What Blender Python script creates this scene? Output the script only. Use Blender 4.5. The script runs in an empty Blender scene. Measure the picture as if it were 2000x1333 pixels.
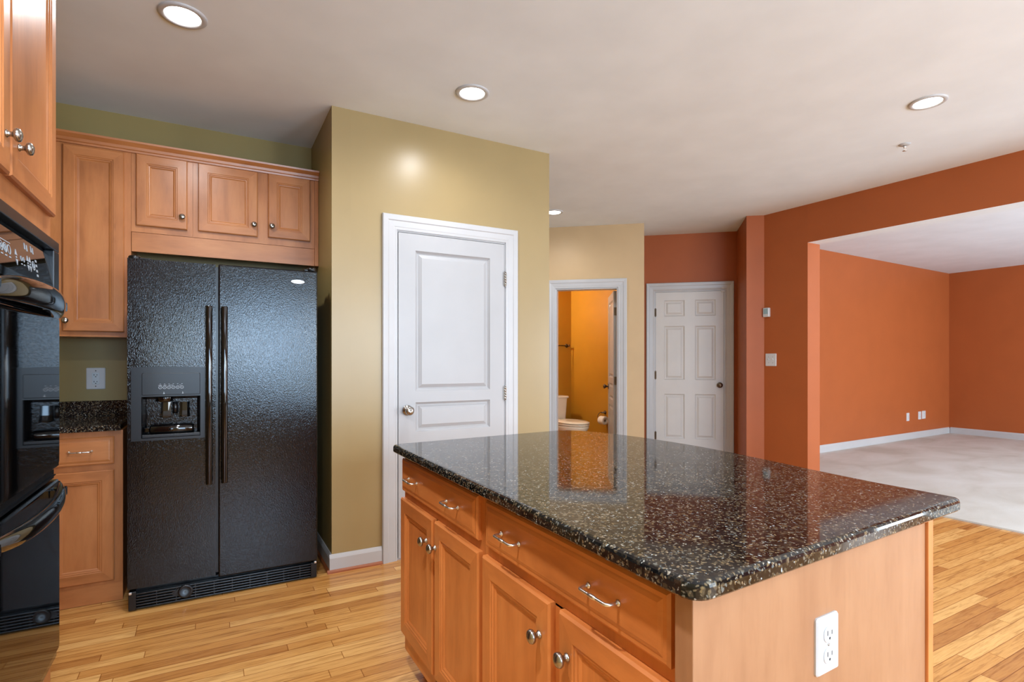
import bpy, bmesh, math, random
from mathutils import Vector
random.seed(7)
SC = bpy.context.scene
COL = SC.collection
CEIL = 2.743

# ------------------------------------------------------------------ camera, world, light, exposure
cd = bpy.data.cameras.new('camera'); cam = bpy.data.objects.new('camera', cd); COL.objects.link(cam)
cam.location = (0, 0, 1.24); cam.rotation_euler = (math.radians(90), 0, math.radians(-29.1))
cd.sensor_width = 36; cd.lens = 1058 / 2000 * 36; cd.shift_y = 39.5 / 2000; cd.clip_start = .02
SC.camera = cam
SC.view_settings.view_transform = 'Standard'; SC.view_settings.look = 'None'
SC.view_settings.exposure = 0.48; SC.view_settings.gamma = 1; SC.view_settings.use_curve_mapping = False
W = bpy.data.worlds.new('world'); SC.world = W; W.use_nodes = True
W.node_tree.nodes['Background'].inputs[0].default_value = (.75, .87, 1, 1)
W.node_tree.nodes['Background'].inputs[1].default_value = 1.5
SC.cycles.max_bounces = 10; SC.cycles.diffuse_bounces = 4; SC.cycles.glossy_bounces = 5
SC.cycles.caustics_reflective = False; SC.cycles.caustics_refractive = False
SC.cycles.sample_clamp_indirect = 4
YB = -2.8                                     # wall behind the camera, with the windows that light the rooms
WINS = [(.15, 1.45, .75, 2.25), (2.1, 4.3, .08, 2.2), (6.0, 8.0, .45, 2.3), (8.5, 10.5, .45, 2.3)]
WPOW = [80, 70, 165, 85]
WCOL = [(.45, .7, 1), (.82, .92, 1), (.84, .93, 1), (.84, .93, 1)]
for (x0, x1, z0, z1), p, wc in zip(WINS, WPOW, WCOL):
    l = bpy.data.lights.new('daylight', 'AREA'); l.shape = 'RECTANGLE'; l.size = x1 - x0 - .1; l.size_y = z1 - z0 - .1
    l.energy = p; l.color = wc
    o = bpy.data.objects.new('daylight', l); COL.objects.link(o)
    o.location = ((x0 + x1) / 2, YB - .02, (z0 + z1) / 2); o.rotation_euler = (math.radians(90), 0, 0)

for x, y, z, p in ((2.3, -1.7, 1.7, 90), (.1, -1.8, 1.45, 38), (8.3, -.9, 1.8, 80)):      # added fill lights out of view, without fixtures, brightening ceiling and rooms
    l = bpy.data.lights.new('fill_light', 'POINT'); l.energy = p; l.shadow_soft_size = .22; l.color = (.76, .89, 1)
    o = bpy.data.objects.new('fill_light', l); COL.objects.link(o); o.location = (x, y, z)

# ------------------------------------------------------------------ materials
def lin(c):
    return tuple(((v / 255) / 12.92 if v / 255 <= .04045 else ((v / 255 + .055) / 1.055) ** 2.4) for v in c) + (1,)
class NT:
    def __init__(s, name):
        s.m = bpy.data.materials.new(name); s.m.use_nodes = True; s.t = s.m.node_tree
        s.b = s.t.nodes['Principled BSDF']
    def n(s, typ, **kw):
        nd = s.t.nodes.new(typ)
        for k, v in kw.items():
            if k in nd.bl_rna.properties: setattr(nd, k, v)
        return nd
    def l(s, a, b): s.t.links.new(a, b)
    def coord(s, scale=(1, 1, 1), jitter=False):
        c = s.n('ShaderNodeTexCoord'); mp = s.n('ShaderNodeMapping'); mp.inputs['Scale'].default_value = scale
        s.l(c.outputs['Object'], mp.inputs['Vector'])
        if jitter:
            oi = s.n('ShaderNodeObjectInfo'); mu = s.n('ShaderNodeMath', operation='MULTIPLY'); mu.inputs[1].default_value = 37
            s.l(oi.outputs['Random'], mu.inputs[0]); s.l(mu.outputs[0], mp.inputs['Location'])
        return mp.outputs['Vector']
    def noise(s, vec, scale, detail=4, rough=.5, dist=0):
        t = s.n('ShaderNodeTexNoise'); t.inputs['Scale'].default_value = scale; t.inputs['Detail'].default_value = detail
        t.inputs['Roughness'].default_value = rough; t.inputs['Distortion'].default_value = dist
        s.l(vec, t.inputs['Vector']); return t.outputs['Fac']
    def ramp(s, fac, stops, const=False):
        r = s.n('ShaderNodeValToRGB'); e = r.color_ramp.elements
        if const: r.color_ramp.interpolation = 'CONSTANT'
        while len(e) < len(stops): e.new(.5)
        for el, (p, c) in zip(e, stops): el.position = p; el.color = c
        s.l(fac, r.inputs['Fac']); return r.outputs['Color']
    def mix(s, fac, a, b, mode='MIX'):
        x = s.n('ShaderNodeMix', data_type='RGBA', blend_type=mode)
        for sock, v in ((x.inputs[0], fac), (x.inputs[6], a), (x.inputs[7], b)):
            if hasattr(v, 'links') or hasattr(v, 'is_linked'): s.l(v, sock)
            else: sock.default_value = v
        return x.outputs[2]
    def math(s, op, a, b=0):
        x = s.n('ShaderNodeMath', operation=op)
        for i, v in enumerate((a, b)):
            if hasattr(v, 'is_linked'): s.l(v, x.inputs[i])
            else: x.inputs[i].default_value = v
        return x.outputs[0]
    def bump(s, h, strength, dist):
        b = s.n('ShaderNodeBump'); b.inputs['Strength'].default_value = strength; b.inputs['Distance'].default_value = dist
        s.l(h, b.inputs['Height']); s.l(b.outputs['Normal'], s.b.inputs['Normal'])
    def set(s, **kw):
        for k, v in kw.items(): s.b.inputs[k.replace('_', ' ')].default_value = v
        return s

def plain(name, rgb, rough=.5, metal=0, spec=.5, bump=None, coat=0):
    t = NT(name); c = lin(rgb)
    v = t.coord()
    f = t.noise(v, 3, 3)
    t.l(t.ramp(f, [(.3, tuple(x * .96 for x in c[:3]) + (1,)), (.7, tuple(min(1, x * 1.03) for x in c[:3]) + (1,))]), t.b.inputs['Base Color'])
    t.set(Roughness=rough, Metallic=metal, Specular_IOR_Level=spec, Coat_Weight=coat)
    if bump: t.bump(t.noise(v, bump[0], 3), bump[1], bump[2])
    return t.m
def emit(name, rgb, st):
    t = NT(name); t.set(Emission_Strength=st); t.b.inputs['Emission Color'].default_value = lin(rgb); t.b.inputs['Base Color'].default_value = lin(rgb)
    return t.m
def wood(name, sc, dark, mid, light, rough=.33, coat=.15):
    t = NT(name); v = t.coord(sc, True)
    a = t.noise(v, 2.2, 5, .55, .4); b = t.noise(v, 14, 3, .6); m = t.noise(t.coord((1, 1, 1), True), 5, 3)
    c = t.ramp(t.math('ADD', t.math('MULTIPLY', a, .7), t.math('MULTIPLY', m, .3)), [(.3, lin(dark)), (.5, lin(mid)), (.72, lin(light))])
    s = t.ramp(b, [(.3, (.80, .76, .72, 1)), (.55, (1, 1, 1, 1))])
    c = t.mix(.38, c, s, 'MULTIPLY')
    kn = t.ramp(t.noise(t.coord(tuple(q * .8 for q in sc), True), 6, 2), [(.73, (1, 1, 1, 1)), (.80, (.5, .42, .36, 1))])
    c = t.mix(.55, c, kn, 'MULTIPLY')
    t.l(c, t.b.inputs['Base Color']); t.set(Roughness=rough, Coat_Weight=coat, Coat_Roughness=.25)
    return t.m
MAPLE = ((146, 88, 46), (176, 111, 63), (192, 128, 76))
V, HX, HY = (4.5, 4.5, .8), (.8, 4.5, 4.5), (4.5, .8, 4.5)
M = {}
M['maple_v'] = wood('maple_vertical_grain', V, *MAPLE)
M['maple_x'] = wood('maple_cross_grain', HX, *MAPLE)
M['maple_y'] = wood('maple_long_grain', HY, *MAPLE)
ISL = ((176, 102, 50), (206, 126, 66), (220, 144, 82))
M['isl_v'] = wood('island_maple_vertical', V, *ISL)
M['isl_y'] = wood('island_maple_long', HY, *ISL)
M['maple_light'] = wood('pale_maple_panel', V, (144, 100, 70), (158, 114, 82), (168, 125, 92), .4, .05)
M['shoe'] = wood('reddish_oak_shoe', HX, (120, 62, 34), (146, 80, 44), (160, 92, 54))
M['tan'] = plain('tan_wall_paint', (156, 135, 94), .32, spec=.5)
M['shaded_olive'] = plain('shaded_olive_paint', (146, 128, 80), .4, spec=.4)  # same tan-olive kitchen paint as the pantry, shade put into the colour
M['bounce_tinted'] = plain('tan_paint_warm_bounce', (190, 162, 124), .45, spec=.35)  # same wall paint again, with warm bounce light mixed into its colour
M['rust'] = plain('rust_wall_paint', (163, 86, 44), .5, spec=.3)
M['amber'] = plain('amber_wall_paint', (186, 132, 36), .5, spec=.3)
M['ceil'] = plain('ceiling_paint', (225, 232, 240), .8, spec=.2)
M['white'] = plain('white_trim_paint', (182, 182, 184), .35)
M['doorw'] = plain('white_door_paint', (170, 170, 172), .38)
M['doorg'] = plain('greyed_white_door_paint', (206, 204, 202), .42)
M['plastic'] = plain('white_plastic', (198, 200, 203), .3)
M['plasticg'] = plain('grey_plastic', (196, 206, 212), .35)
M['dark'] = plain('dark_slot', (30, 30, 32), .5)
M['nickel'] = plain('brushed_nickel', (168, 165, 160), .26, 1)
M['chrome'] = plain('satin_chrome', (232, 230, 228), .3, 1)
M['bronze'] = plain('aged_bronze', (110, 96, 82), .3, 1)
M['bp'] = plain('black_plastic', (12, 13, 15), .28)
M['bgloss'] = plain('black_gloss', (6, 6, 7), .06, coat=.5)
M['bsatin'] = plain('black_satin_panel', (8, 12, 18), .32)
M['bglass'] = plain('black_oven_glass', (4, 4, 5), .03, spec=.6)
M['porcelain'] = plain('cream_porcelain', (240, 226, 200), .12)
M['paper'] = plain('toilet_paper', (244, 236, 224), .9)
M['lcd'] = plain('grey_blue_lcd', (140, 168, 176), .25)
M['glyph'] = plain('white_print', (160, 168, 176), .5)
M['badge'] = plain('silver_badge', (215, 217, 220), .3, .4)
M['badge_ink'] = plain('grey_badge_ink', (90, 92, 96), .5)
M['lens'] = emit('lamp_lens', (255, 253, 248), 9)
def fridge_black():
    t = NT('black_pebbled_steel'); v = t.coord((1, 1, .55))
    a = t.noise(v, 150, 2, .6, 2.0); w = t.n('ShaderNodeTexVoronoi'); w.inputs['Scale'].default_value = 190; t.l(v, w.inputs['Vector'])
    h = t.math('ADD', a, t.math('MULTIPLY', w.outputs['Distance'], .6))
    t.bump(h, .65, .0006)
    t.b.inputs['Base Color'].default_value = lin((9, 9, 11)); t.set(Roughness=.12, Specular_IOR_Level=.45)
    return t.m
M['fridge'] = fridge_black()
def granite():
    t = NT('black_speckled_granite'); v = t.coord()
    d = t.noise(v, 30, 4, .6)
    vv = t.n('ShaderNodeVectorMath', operation='MULTIPLY_ADD')
    nz = t.n('ShaderNodeTexNoise'); nz.inputs['Scale'].default_value = 90; t.l(v, nz.inputs['Vector'])
    t.l(nz.outputs['Color'], vv.inputs[0]); vv.inputs[1].default_value = (.016,) * 3; t.l(v, vv.inputs[2])
    base = t.ramp(d, [(.35, lin((7, 8, 10))), (.6, lin((26, 26, 26)))])
    def fleck(scale, thr, cols, base, soft=.04):
        w = t.n('ShaderNodeTexVoronoi'); w.inputs['Scale'].default_value = scale; t.l(vv.outputs[0], w.inputs['Vector'])
        sp = t.n('ShaderNodeSeparateColor'); t.l(w.outputs['Color'], sp.inputs[0])
        pick = t.ramp(sp.outputs[0], [(thr, (0, 0, 0, 1)), (thr + soft, (1, 1, 1, 1))])
        edge = t.ramp(w.outputs['Distance'], [(.28, (1, 1, 1, 1)), (.52, (0, 0, 0, 1))])
        k = t.mix(1.0, pick, edge, 'MULTIPLY')
        col = t.ramp(sp.outputs[1], cols)
        return t.mix(k, base, col)
    c = fleck(95, .34, [(.2, lin((40, 36, 30))), (.8, lin((74, 64, 50)))], base)
    c = fleck(150, .50, [(0, lin((88, 82, 70))), (.5, lin((110, 92, 64))), (1, lin((96, 104, 104)))], c)
    c = fleck(200, .82, [(0, lin((150, 146, 134))), (.5, lin((130, 104, 70))), (1, lin((170, 178, 178)))], c)
    t.l(c, t.b.inputs['Base Color']); t.set(Roughness=.055, Specular_IOR_Level=.42)
    return t.m
M['granite'] = granite()
def oak():
    t = NT('oak_strip_floor'); c = t.n('ShaderNodeTexCoord'); s = t.n('ShaderNodeSeparateXYZ'); t.l(c.outputs['Object'], s.inputs[0])
    w, L = .0585, .85
    yv = t.math('DIVIDE', s.outputs[1], w); row = t.math('FLOOR', yv)
    wn = t.n('ShaderNodeTexWhiteNoise', noise_dimensions='1D'); t.l(row, wn.inputs['W'])
    xv = t.math('ADD', t.math('DIVIDE', s.outputs[0], L), t.math('MULTIPLY', wn.outputs['Value'], 13.7)); colm = t.math('FLOOR', xv)
    cb = t.n('ShaderNodeCombineXYZ'); t.l(row, cb.inputs[0]); t.l(colm, cb.inputs[1])
    w2 = t.n('ShaderNodeTexWhiteNoise', noise_dimensions='3D'); t.l(cb.outputs[0], w2.inputs['Vector'])
    rnd = w2.outputs['Value']
    g = t.n('ShaderNodeCombineXYZ')
    t.l(t.math('ADD', t.math('MULTIPLY', s.outputs[0], 1.6), t.math('MULTIPLY', rnd, 60)), g.inputs[0])
    t.l(t.math('MULTIPLY', s.outputs[1], 22), g.inputs[1]); t.l(t.math('MULTIPLY', rnd, 31), g.inputs[2])
    gr = t.noise(g.outputs[0], 2.0, 6, .62, 1.4)
    g2 = t.n('ShaderNodeCombineXYZ')
    t.l(t.math('ADD', t.math('MULTIPLY', s.outputs[0], 9), t.math('MULTIPLY', rnd, 90)), g2.inputs[0]); t.l(t.math('MULTIPLY', s.outputs[1], 260), g2.inputs[1])
    fine = t.noise(g2.outputs[0], 1.0, 3, .6)
    base = t.ramp(rnd, [(0, lin((182, 124, 64))), (.25, lin((202, 145, 78))), (.62, lin((212, 158, 90))), (1, lin((228, 180, 112)))])
    dk = t.ramp(gr, [(.34, (.56, .45, .34, 1)), (.5, (.94, .9, .86, 1)), (.62, (1, 1, 1, 1))])
    c1 = t.mix(.8, base, dk, 'MULTIPLY')
    c1 = t.mix(.35, c1, t.ramp(fine, [(.35, (.6, .5, .4, 1)), (.55, (1, 1, 1, 1))]), 'MULTIPLY')
    fy = t.math('FRACT', yv); fx = t.math('FRACT', xv)
    ey = t.math('MINIMUM', fy, t.math('SUBTRACT', 1, fy)); ex = t.math('MULTIPLY', t.math('MINIMUM', fx, t.math('SUBTRACT', 1, fx)), L / w)
    e = t.math('MINIMUM', ey, ex)
    line = t.ramp(e, [(.0, (.42, .3, .2, 1)), (.02, (.55, .42, .3, 1)), (.035, (1, 1, 1, 1))])
    c1 = t.mix(1.0, c1, line, 'MULTIPLY')
    t.l(c1, t.b.inputs['Base Color']); t.set(Roughness=.26, Specular_IOR_Level=.45)
    t.bump(t.math('MULTIPLY', t.math('MINIMUM', e, .05), 20), .25, .001)
    return t.m
M['oak'] = oak()
def carpet():
    t = NT('beige_carpet'); v = t.coord()
    a = t.noise(t.coord((1, 1.6, 1)), 1.1, 4, .55, .6); f = t.noise(v, 260, 2)
    c = t.ramp(a, [(.32, lin((192, 187, 178))), (.5, lin((206, 203, 197))), (.66, lin((214, 213, 209)))])
    c = t.mix(.5, c, t.ramp(f, [(.3, (.72, .7, .68, 1)), (.7, (1, 1, 1, 1))]), 'MULTIPLY')
    t.l(c, t.b.inputs['Base Color']); t.set(Roughness=1, Specular_IOR_Level=.1); t.bump(f, .5, .004)
    return t.m
M['carpet'] = carpet()

# ------------------------------------------------------------------ mesh helpers
Z = Vector((0, 0, 1))
class Fr:                                     # a local frame on a surface: u along it, v up, w out of it
    def __init__(s, o, a, n): s.o, s.a, s.n = Vector(o), Vector(a).normalized(), Vector(n).normalized()
    def p(s, u, v, w=0): return s.o + s.a * u + Z * v + s.n * w
WORLD = Fr((0, 0, 0), (1, 0, 0), (0, 1, 0))   # u = x, v = z, w = y
ROOT = {}
class MB:
    def __init__(s, fr=WORLD): s.bm = bmesh.new(); s.fr = fr
    def vs(s, pts): return [s.bm.verts.new(s.fr.p(*p)) for p in pts]
    def face(s, v, mi=0, sm=False):
        try: f = s.bm.faces.new(v)
        except ValueError: return
        f.material_index = mi; f.smooth = sm; return f
    def box(s, u0, u1, v0, v1, w0, w1, bev=0, seg=2, mi=0):
        v = s.vs([(u, vv, w) for w in (w0, w1) for vv in (v0, v1) for u in (u0, u1)])
        fs = [s.face([v[i] for i in q], mi) for q in ((0, 1, 3, 2), (4, 6, 7, 5), (0, 4, 5, 1), (2, 3, 7, 6), (0, 2, 6, 4), (1, 5, 7, 3))]
        if bev:
            es = {e for f in fs for e in f.edges}
            bmesh.ops.bevel(s.bm, geom=list(es), offset=bev, segments=seg, affect='EDGES', profile=.6)
        return s
    def loops(s, rings, cap0=True, cap1=True, sm=False, mi=0):      # rings: lists of frame points, same count
        R = [s.vs(r) for r in rings]; n = len(R[0])
        for a, b in zip(R, R[1:]):
            for i in range(n): s.face([a[i], a[(i + 1) % n], b[(i + 1) % n], b[i]], mi, sm)
        if cap0: s.face(R[0][::-1], mi)
        if cap1: s.face(R[-1], mi)
        return s
    def lathe(s, u, v, prof, n=24, sm=True, sq=1):  # about the frame's normal; prof = [(r, w)]
        rings = [[(u + r * math.cos(2 * math.pi * i / n), v + sq * r * math.sin(2 * math.pi * i / n), w) for i in range(n)] for r, w in prof]
        return s.loops(rings, sm=sm)
    def lathez(s, u, w, prof, n=24, sm=True, su=1, sw=1):  # about the vertical; prof = [(r, v)]
        rings = [[(u + su * r * math.cos(2 * math.pi * i / n), v, w + sw * r * math.sin(2 * math.pi * i / n)) for i in range(n)] for r, v in prof]
        return s.loops(rings, sm=sm)
    def ring(s, u, v, r0, r1, w0, w1, n=24):    # flat annulus with thickness
        rings = [[(u + r * math.cos(2 * math.pi * i / n), v + r * math.sin(2 * math.pi * i / n), w) for i in range(n)] for r, w in ((r0, w0), (r0, w1), (r1, w1), (r1, w0), (r0, w0))]
        return s.loops(rings, False, False)
    def tube(s, pts, r, n=10, sq=None):
        P = [s.fr.p(*p) for p in pts]; R = []
        rr = r if isinstance(r, (list, tuple)) else [r] * len(P)
        up = None
        for i, p in enumerate(P):
            t = (P[min(i + 1, len(P) - 1)] - P[max(i - 1, 0)]).normalized()
            if up is None:
                up = Z if abs(t.z) < .9 else Vector((1, 0, 0))
            a = t.cross(up).normalized(); b = a.cross(t).normalized(); up = b
            R.append([s.bm.verts.new(p + (a * math.cos(2 * math.pi * k / n) + b * (sq or 1) * math.sin(2 * math.pi * k / n)) * rr[i]) for k in range(n)])
        for a, b in zip(R, R[1:]):
            for k in range(n): s.face([a[k], a[(k + 1) % n], b[(k + 1) % n], b[k]], 0, True)
        s.face(R[0][::-1]); s.face(R[-1]); return s
    def prism(s, poly, z0, z1, mi=0):          # world polygon extruded up (frame ignored when WORLD)
        a = [s.bm.verts.new((x, y, z0)) for x, y in poly]; b = [s.bm.verts.new((x, y, z1)) for x, y in poly]; n = len(poly)
        for i in range(n): s.face([a[i], a[(i + 1) % n], b[(i + 1) % n], b[i]], mi)
        s.face(a[::-1], mi); s.face(b, mi); return s
    def rings_rect(s, u0, u1, v0, v1, prof, mi=(0, 0), cap=True):   # nested rectangles (inset, w): mi = (stiles, rails)
        R = [s.vs([(u0 + i, v0 + i, w), (u1 - i, v0 + i, w), (u1 - i, v1 - i, w), (u0 + i, v1 - i, w)]) for i, w in prof]
        for a, b in zip(R, R[1:]):
            for i in range(4): s.face([a[i], a[(i + 1) % 4], b[(i + 1) % 4], b[i]], mi[1] if i in (0, 2) else mi[0])
        if cap: s.face(R[-1], mi[0])
        return R
    def slab(s, us, vs_, panels, t, prof, back=0):   # slab with moulded rectangular panels; cells of the grid us x vs_
        for i in range(len(us) - 1):
            for j in range(len(vs_) - 1):
                if (i, j) in panels: s.rings_rect(us[i], us[i + 1], vs_[j], vs_[j + 1], [(a, t + b) for a, b in (panels[(i, j)] or prof)])
                else: s.face(s.vs([(us[i], vs_[j], t), (us[i + 1], vs_[j], t), (us[i + 1], vs_[j + 1], t), (us[i], vs_[j + 1], t)]))
        a = s.vs([(us[0], vs_[0], t), (us[-1], vs_[0], t), (us[-1], vs_[-1], t), (us[0], vs_[-1], t)])
        b = s.vs([(us[0], vs_[0], back), (us[-1], vs_[0], back), (us[-1], vs_[-1], back), (us[0], vs_[-1], back)])
        for i in range(4): s.face([b[i], b[(i + 1) % 4], a[(i + 1) % 4], a[i]])
        s.face(b[::-1])
        bmesh.ops.remove_doubles(s.bm, verts=list(s.bm.verts), dist=1e-5)
        return s
    def rrect(s, u0, u1, v0, v1, w0, w1, r, n=5, mi=0, ease=0):     # rounded rectangle plate
        def outline(i, w):
            rr = max(r - i, .0005); pts = []
            for cx, cy, a0 in ((u1 - r, v1 - r, 0), (u0 + r, v1 - r, 90), (u0 + r, v0 + r, 180), (u1 - r, v0 + r, 270)):
                for k in range(n + 1):
                    a = math.radians(a0 + 90 * k / n); pts.append((cx + rr * math.cos(a), cy + rr * math.sin(a), w))
            return pts
        prof = [(0, w0), (0, w1)] if not ease else [(0, w0), (0, w1 - ease), (ease, w1)]
        return s.loops([outline(i, w) for i, w in prof], mi=mi)

def props(o, label, cat, group=None, kind=None):
    if label: o['label'] = label
    if cat: o['category'] = cat
    if group: o['group'] = group
    if kind: o['kind'] = kind
    return o
def thing(name, label, cat, loc, group=None, kind=None):
    o = bpy.data.objects.new(name, None); COL.objects.link(o); o.location = loc; o.empty_display_size = .05
    ROOT[o.name] = Vector(loc); return props(o, label, cat, group, kind)
def obj(name, mb, mats, parent=None, label=None, recalc=True):
    if not isinstance(mats, (list, tuple)): mats = [mats]
    bm = mb.bm
    if recalc: bmesh.ops.recalc_face_normals(bm, faces=list(bm.faces))
    off = ROOT[parent.name] if parent else Vector((0, 0, 0))
    if parent is None:                           # a one-mesh thing: origin at its base
        vs = [v.co for v in bm.verts]
        off = Vector(((min(v.x for v in vs) + max(v.x for v in vs)) / 2, (min(v.y for v in vs) + max(v.y for v in vs)) / 2, min(v.z for v in vs)))
    for v in bm.verts: v.co -= off
    me = bpy.data.meshes.new(name); bm.to_mesh(me); bm.free()
    for m in mats: me.materials.append(M[m])
    o = bpy.data.objects.new(name, me); COL.objects.link(o)
    if parent: o.parent = parent
    else: o.location = off
    ROOT[o.name] = off
    if label: o['label'] = label
    return o
def struct(name, mb, mats, label, cat): return props(obj(name, mb, mats), label, cat, kind='structure')

def wall(name, A, B, th, mat, label, openings=(), z0=0, z1=CEIL, ext=(0, 0)):
    # wall from A to B (front face on the line, body to the left of A->B); openings (s0, s1, top)
    a = (Vector(B) - Vector(A)).normalized(); L = (Vector(B) - Vector(A)).length
    fr = Fr((A[0], A[1], 0), (a.x, a.y, 0), (a.y, -a.x, 0)); mb = MB(fr); cur = -ext[0]
    for s0, s1, zb, zt in openings:
        mb.box(cur, s0, z0, z1, -th, 0); mb.box(s0, s1, zt, z1, -th, 0)
        if zb > z0: mb.box(s0, s1, z0, zb, -th, 0)
        cur = s1
    mb.box(cur, L + ext[1], z0, z1, -th, 0)
    struct(name, mb, mat, label, 'wall'); return fr
def casing(name, fr, s0, s1, zt, wid, label, mat='white', zb=0):
    mb = MB(fr); prof = [(-.004, 0), (-.004, .010), (.004, .012), (.010, .011), (.016, .013), (wid * .55, .016), (wid * .62, .020), (wid - .012, .022), (wid - .004, .022), (wid, .017), (wid, 0)]
    st = [mb.vs([(s0 - o, zb, w), (s0 - o, zt + o, w), (s1 + o, zt + o, w), (s1 + o, zb, w)]) for o, w in prof]
    for A, B in zip(st, st[1:]):
        for i in range(3): mb.face([A[i], A[i + 1], B[i + 1], B[i]])
    return struct(name, mb, mat, label, 'door trim')
def baseboard(name, fr, u0, u1, label, h=.105, z0=.0, shoe=True, th=.014, su=0):
    mb = MB(fr); mb.loops([[(u, z0, 0), (u, z0, th), (u, z0 + h - .022, th), (u, z0 + h - .012, th - .004), (u, z0 + h, .004), (u, z0 + h, 0)] for u in (u0, u1)])
    o = struct(name, mb, 'white', label, 'baseboard')
    if shoe:
        s = MB(fr); s.loops([[(u, z0, th), (u, z0, th + .014), (u, z0 + .010, th + .012), (u, z0 + .018, th)] for u in (u0 - su, u1)])
        obj('shoe_moulding', s, 'shoe', o, 'reddish brown quarter round strip')
    return o

# ------------------------------------------------------------------ room shell
struct('floor', MB().box(-1.2, 5.6, -.06, 0, YB - .1, 8), 'oak', 'honey oak strip floor running through the kitchen', 'floor')
mb = MB(); mb.prism([(5.075, 4.29), (5.075, 3.0), (5.155, -1.3), (5.155, YB), (11.2, YB), (11.2, 4.47)], 0, .012)
struct('floor_carpet', mb, 'carpet', 'beige stained carpet on the floor of the empty living room', 'carpet')
struct('ceiling', MB().box(-1.2, 11.3, CEIL, CEIL + .1, YB - .1, 8), 'ceil', 'flat off-white ceiling over kitchen and living room', 'ceiling')
FW = 4.03                                      # fridge wall
wall('wall_left', (-1.06, YB), (-1.06, FW + .1), .12, 'shaded_olive', 'olive wall behind the oven tower')
frF = wall('wall_fridge', (-1.06, FW), (.625, FW), .12, 'shaded_olive', 'olive wall behind the refrigerator and wall cabinets')
PX0, PX1, PY = .622, 2.142, 3.295
mb = MB(); mb.prism([(PX0, PY + .001), (PX0, FW + .1), (PX0 + .11, FW + .1), (PX0 + .11, PY + .001)], 0, CEIL)
struct('wall_pantry_side', mb, 'shaded_olive', 'narrow olive wall between refrigerator and pantry front', 'wall')
DX0, DX1, DZ = 1.0, 1.792, 2.066
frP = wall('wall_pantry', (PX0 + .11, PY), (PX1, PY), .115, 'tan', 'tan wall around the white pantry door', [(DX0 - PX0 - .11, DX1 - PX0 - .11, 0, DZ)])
mb = MB(); mb.box(PX0, PX0 + .11, 0, CEIL, PY, PY + .0008)
struct('wall_pantry_corner', mb, 'tan', 'tan outer corner of the pantry beside the refrigerator', 'wall')
frP = Fr((0, PY, 0), (1, 0, 0), (0, -1, 0))
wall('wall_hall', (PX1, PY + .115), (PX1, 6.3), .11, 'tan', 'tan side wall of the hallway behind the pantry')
BA, BB = Vector((2.142, 6.126)), Vector((4.121, 4.449))
dirb = (BB - BA).normalized()
def s_on(P): return (Vector(P) - BA).dot(dirb)
b0, b1, bz = s_on((3.381, 5.075)), s_on((3.912, 4.626)), 2.058
frB = wall('wall_bath', BA, BB, .115, 'bounce_tinted', 'peach tan angled wall around the open bathroom doorway', [(b0, b1, 0, bz)])
casing('trim_2', frB, b0, b1, bz, .09, 'white moulded casing around the open bathroom doorway')
# bathroom: amber walls
BX, BY = 4.48, 6.32
mb = MB(); mb.prism([(BX, BY + .1), (BX, 4.955), (BX + .065, 4.95), (BX + .1, 5.1), (BX + .1, BY + .1)], 0, CEIL)
struct('wall_bath_right', mb, 'amber', 'brightly lit amber bathroom wall behind the open white door', 'wall')
struct('wall_bath_back', MB().box(3.0, BX, 0, CEIL, BY, BY + .1), 'amber', 'shaded amber bathroom wall behind the toilet tank', 'wall')
struct('wall_bath_left', MB().box(3.05, 3.15, 0, CEIL, 5.42, BY), 'amber', 'amber bathroom wall hidden left of the doorway', 'wall')
mb = MB(frB); mb.box(b0 - 1.0, b0 - .03, 0, CEIL, -.135, -.1155); mb.box(b1 + .03, b1 + .27, 0, CEIL, -.135, -.1155)
struct('wall_bath_inside', mb, 'amber', 'amber inner face of the bathroom doorway wall', 'wall')
# jambs
def jamb(name, fr, s0, s1, zt, th, label):
    m = MB(fr); m.box(s0 - .001, s0 + .018, 0, zt, -th, .001); m.box(s1 - .018, s1 + .001, 0, zt, -th, .001); m.box(s0 + .018, s1 - .018, zt - .018, zt + .001, -th, .001)
    struct(name, m, 'white', label, 'door frame')
jamb('trim_5', frB, b0, b1, bz, .135, 'white jamb lining the bathroom doorway')
# short return from the bathroom corner, and the red wall with the six panel door
mb = MB(); mb.prism([(4.121, 4.449), (4.56, 4.92), (4.60, 4.86), (4.18, 4.40)][:2] + [(4.48, 4.95), (4.07, 4.54)], 0, CEIL)
struct('wall_return', mb, 'bounce_tinted', 'end of the angled tan wall beside the rust door wall', 'wall')
RA, RB = (4.541, 4.898), (5.318, 4.206)
r0, r1, rz = .112, .915, 2.078
frR = wall('wall_red', RA, RB, .11, 'rust', 'dark rust wall above the six panel door', [(r0, r1, 0, rz)], ext=(.1, .05))
casing('trim_3', frR, r0, r1, rz, .09, 'white casing around the six panel door in the rust wall')
# rust corner post, main wall and header of the living room opening
JY = 3.155
mb = MB(); mb.prism([(4.841, 3.714), (4.980, 3.610), (4.996, JY), (5.19, JY), (5.19, 3.98), (5.46, 4.275), (5.388, 4.279)], 0, CEIL)
struct('wall_corner', mb, 'rust', 'rust wall with thermostat and switches left of the living room opening', 'wall')
frM = Fr((4.980, 3.610, 0), (.035, -1, 0), (-1, -.035, 0))
mb = MB(); mb.prism([(4.996, JY), (5.155, -1.3), (5.345, -1.3), (5.19, JY)], 2.378, CEIL)
o = struct('wall_header', mb, ['rust', 'ceil'], 'rust header over the wide living room opening', 'wall')
for f in o.data.polygons:
    if f.normal.z < -.9: f.material_index = 1
mb = MB(); mb.prism([(5.155, -1.3), (5.21, YB), (5.40, YB), (5.345, -1.3)], 0, CEIL)
struct('wall_near', mb, 'rust', 'rust wall at the near end of the living room opening', 'wall')
LA, LB = (5.40, 4.282), (11.06, 4.468)
frL = wall('wall_living', LA, LB, .1, 'rust', 'sunlit rust living room wall with three outlet plates')
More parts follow.
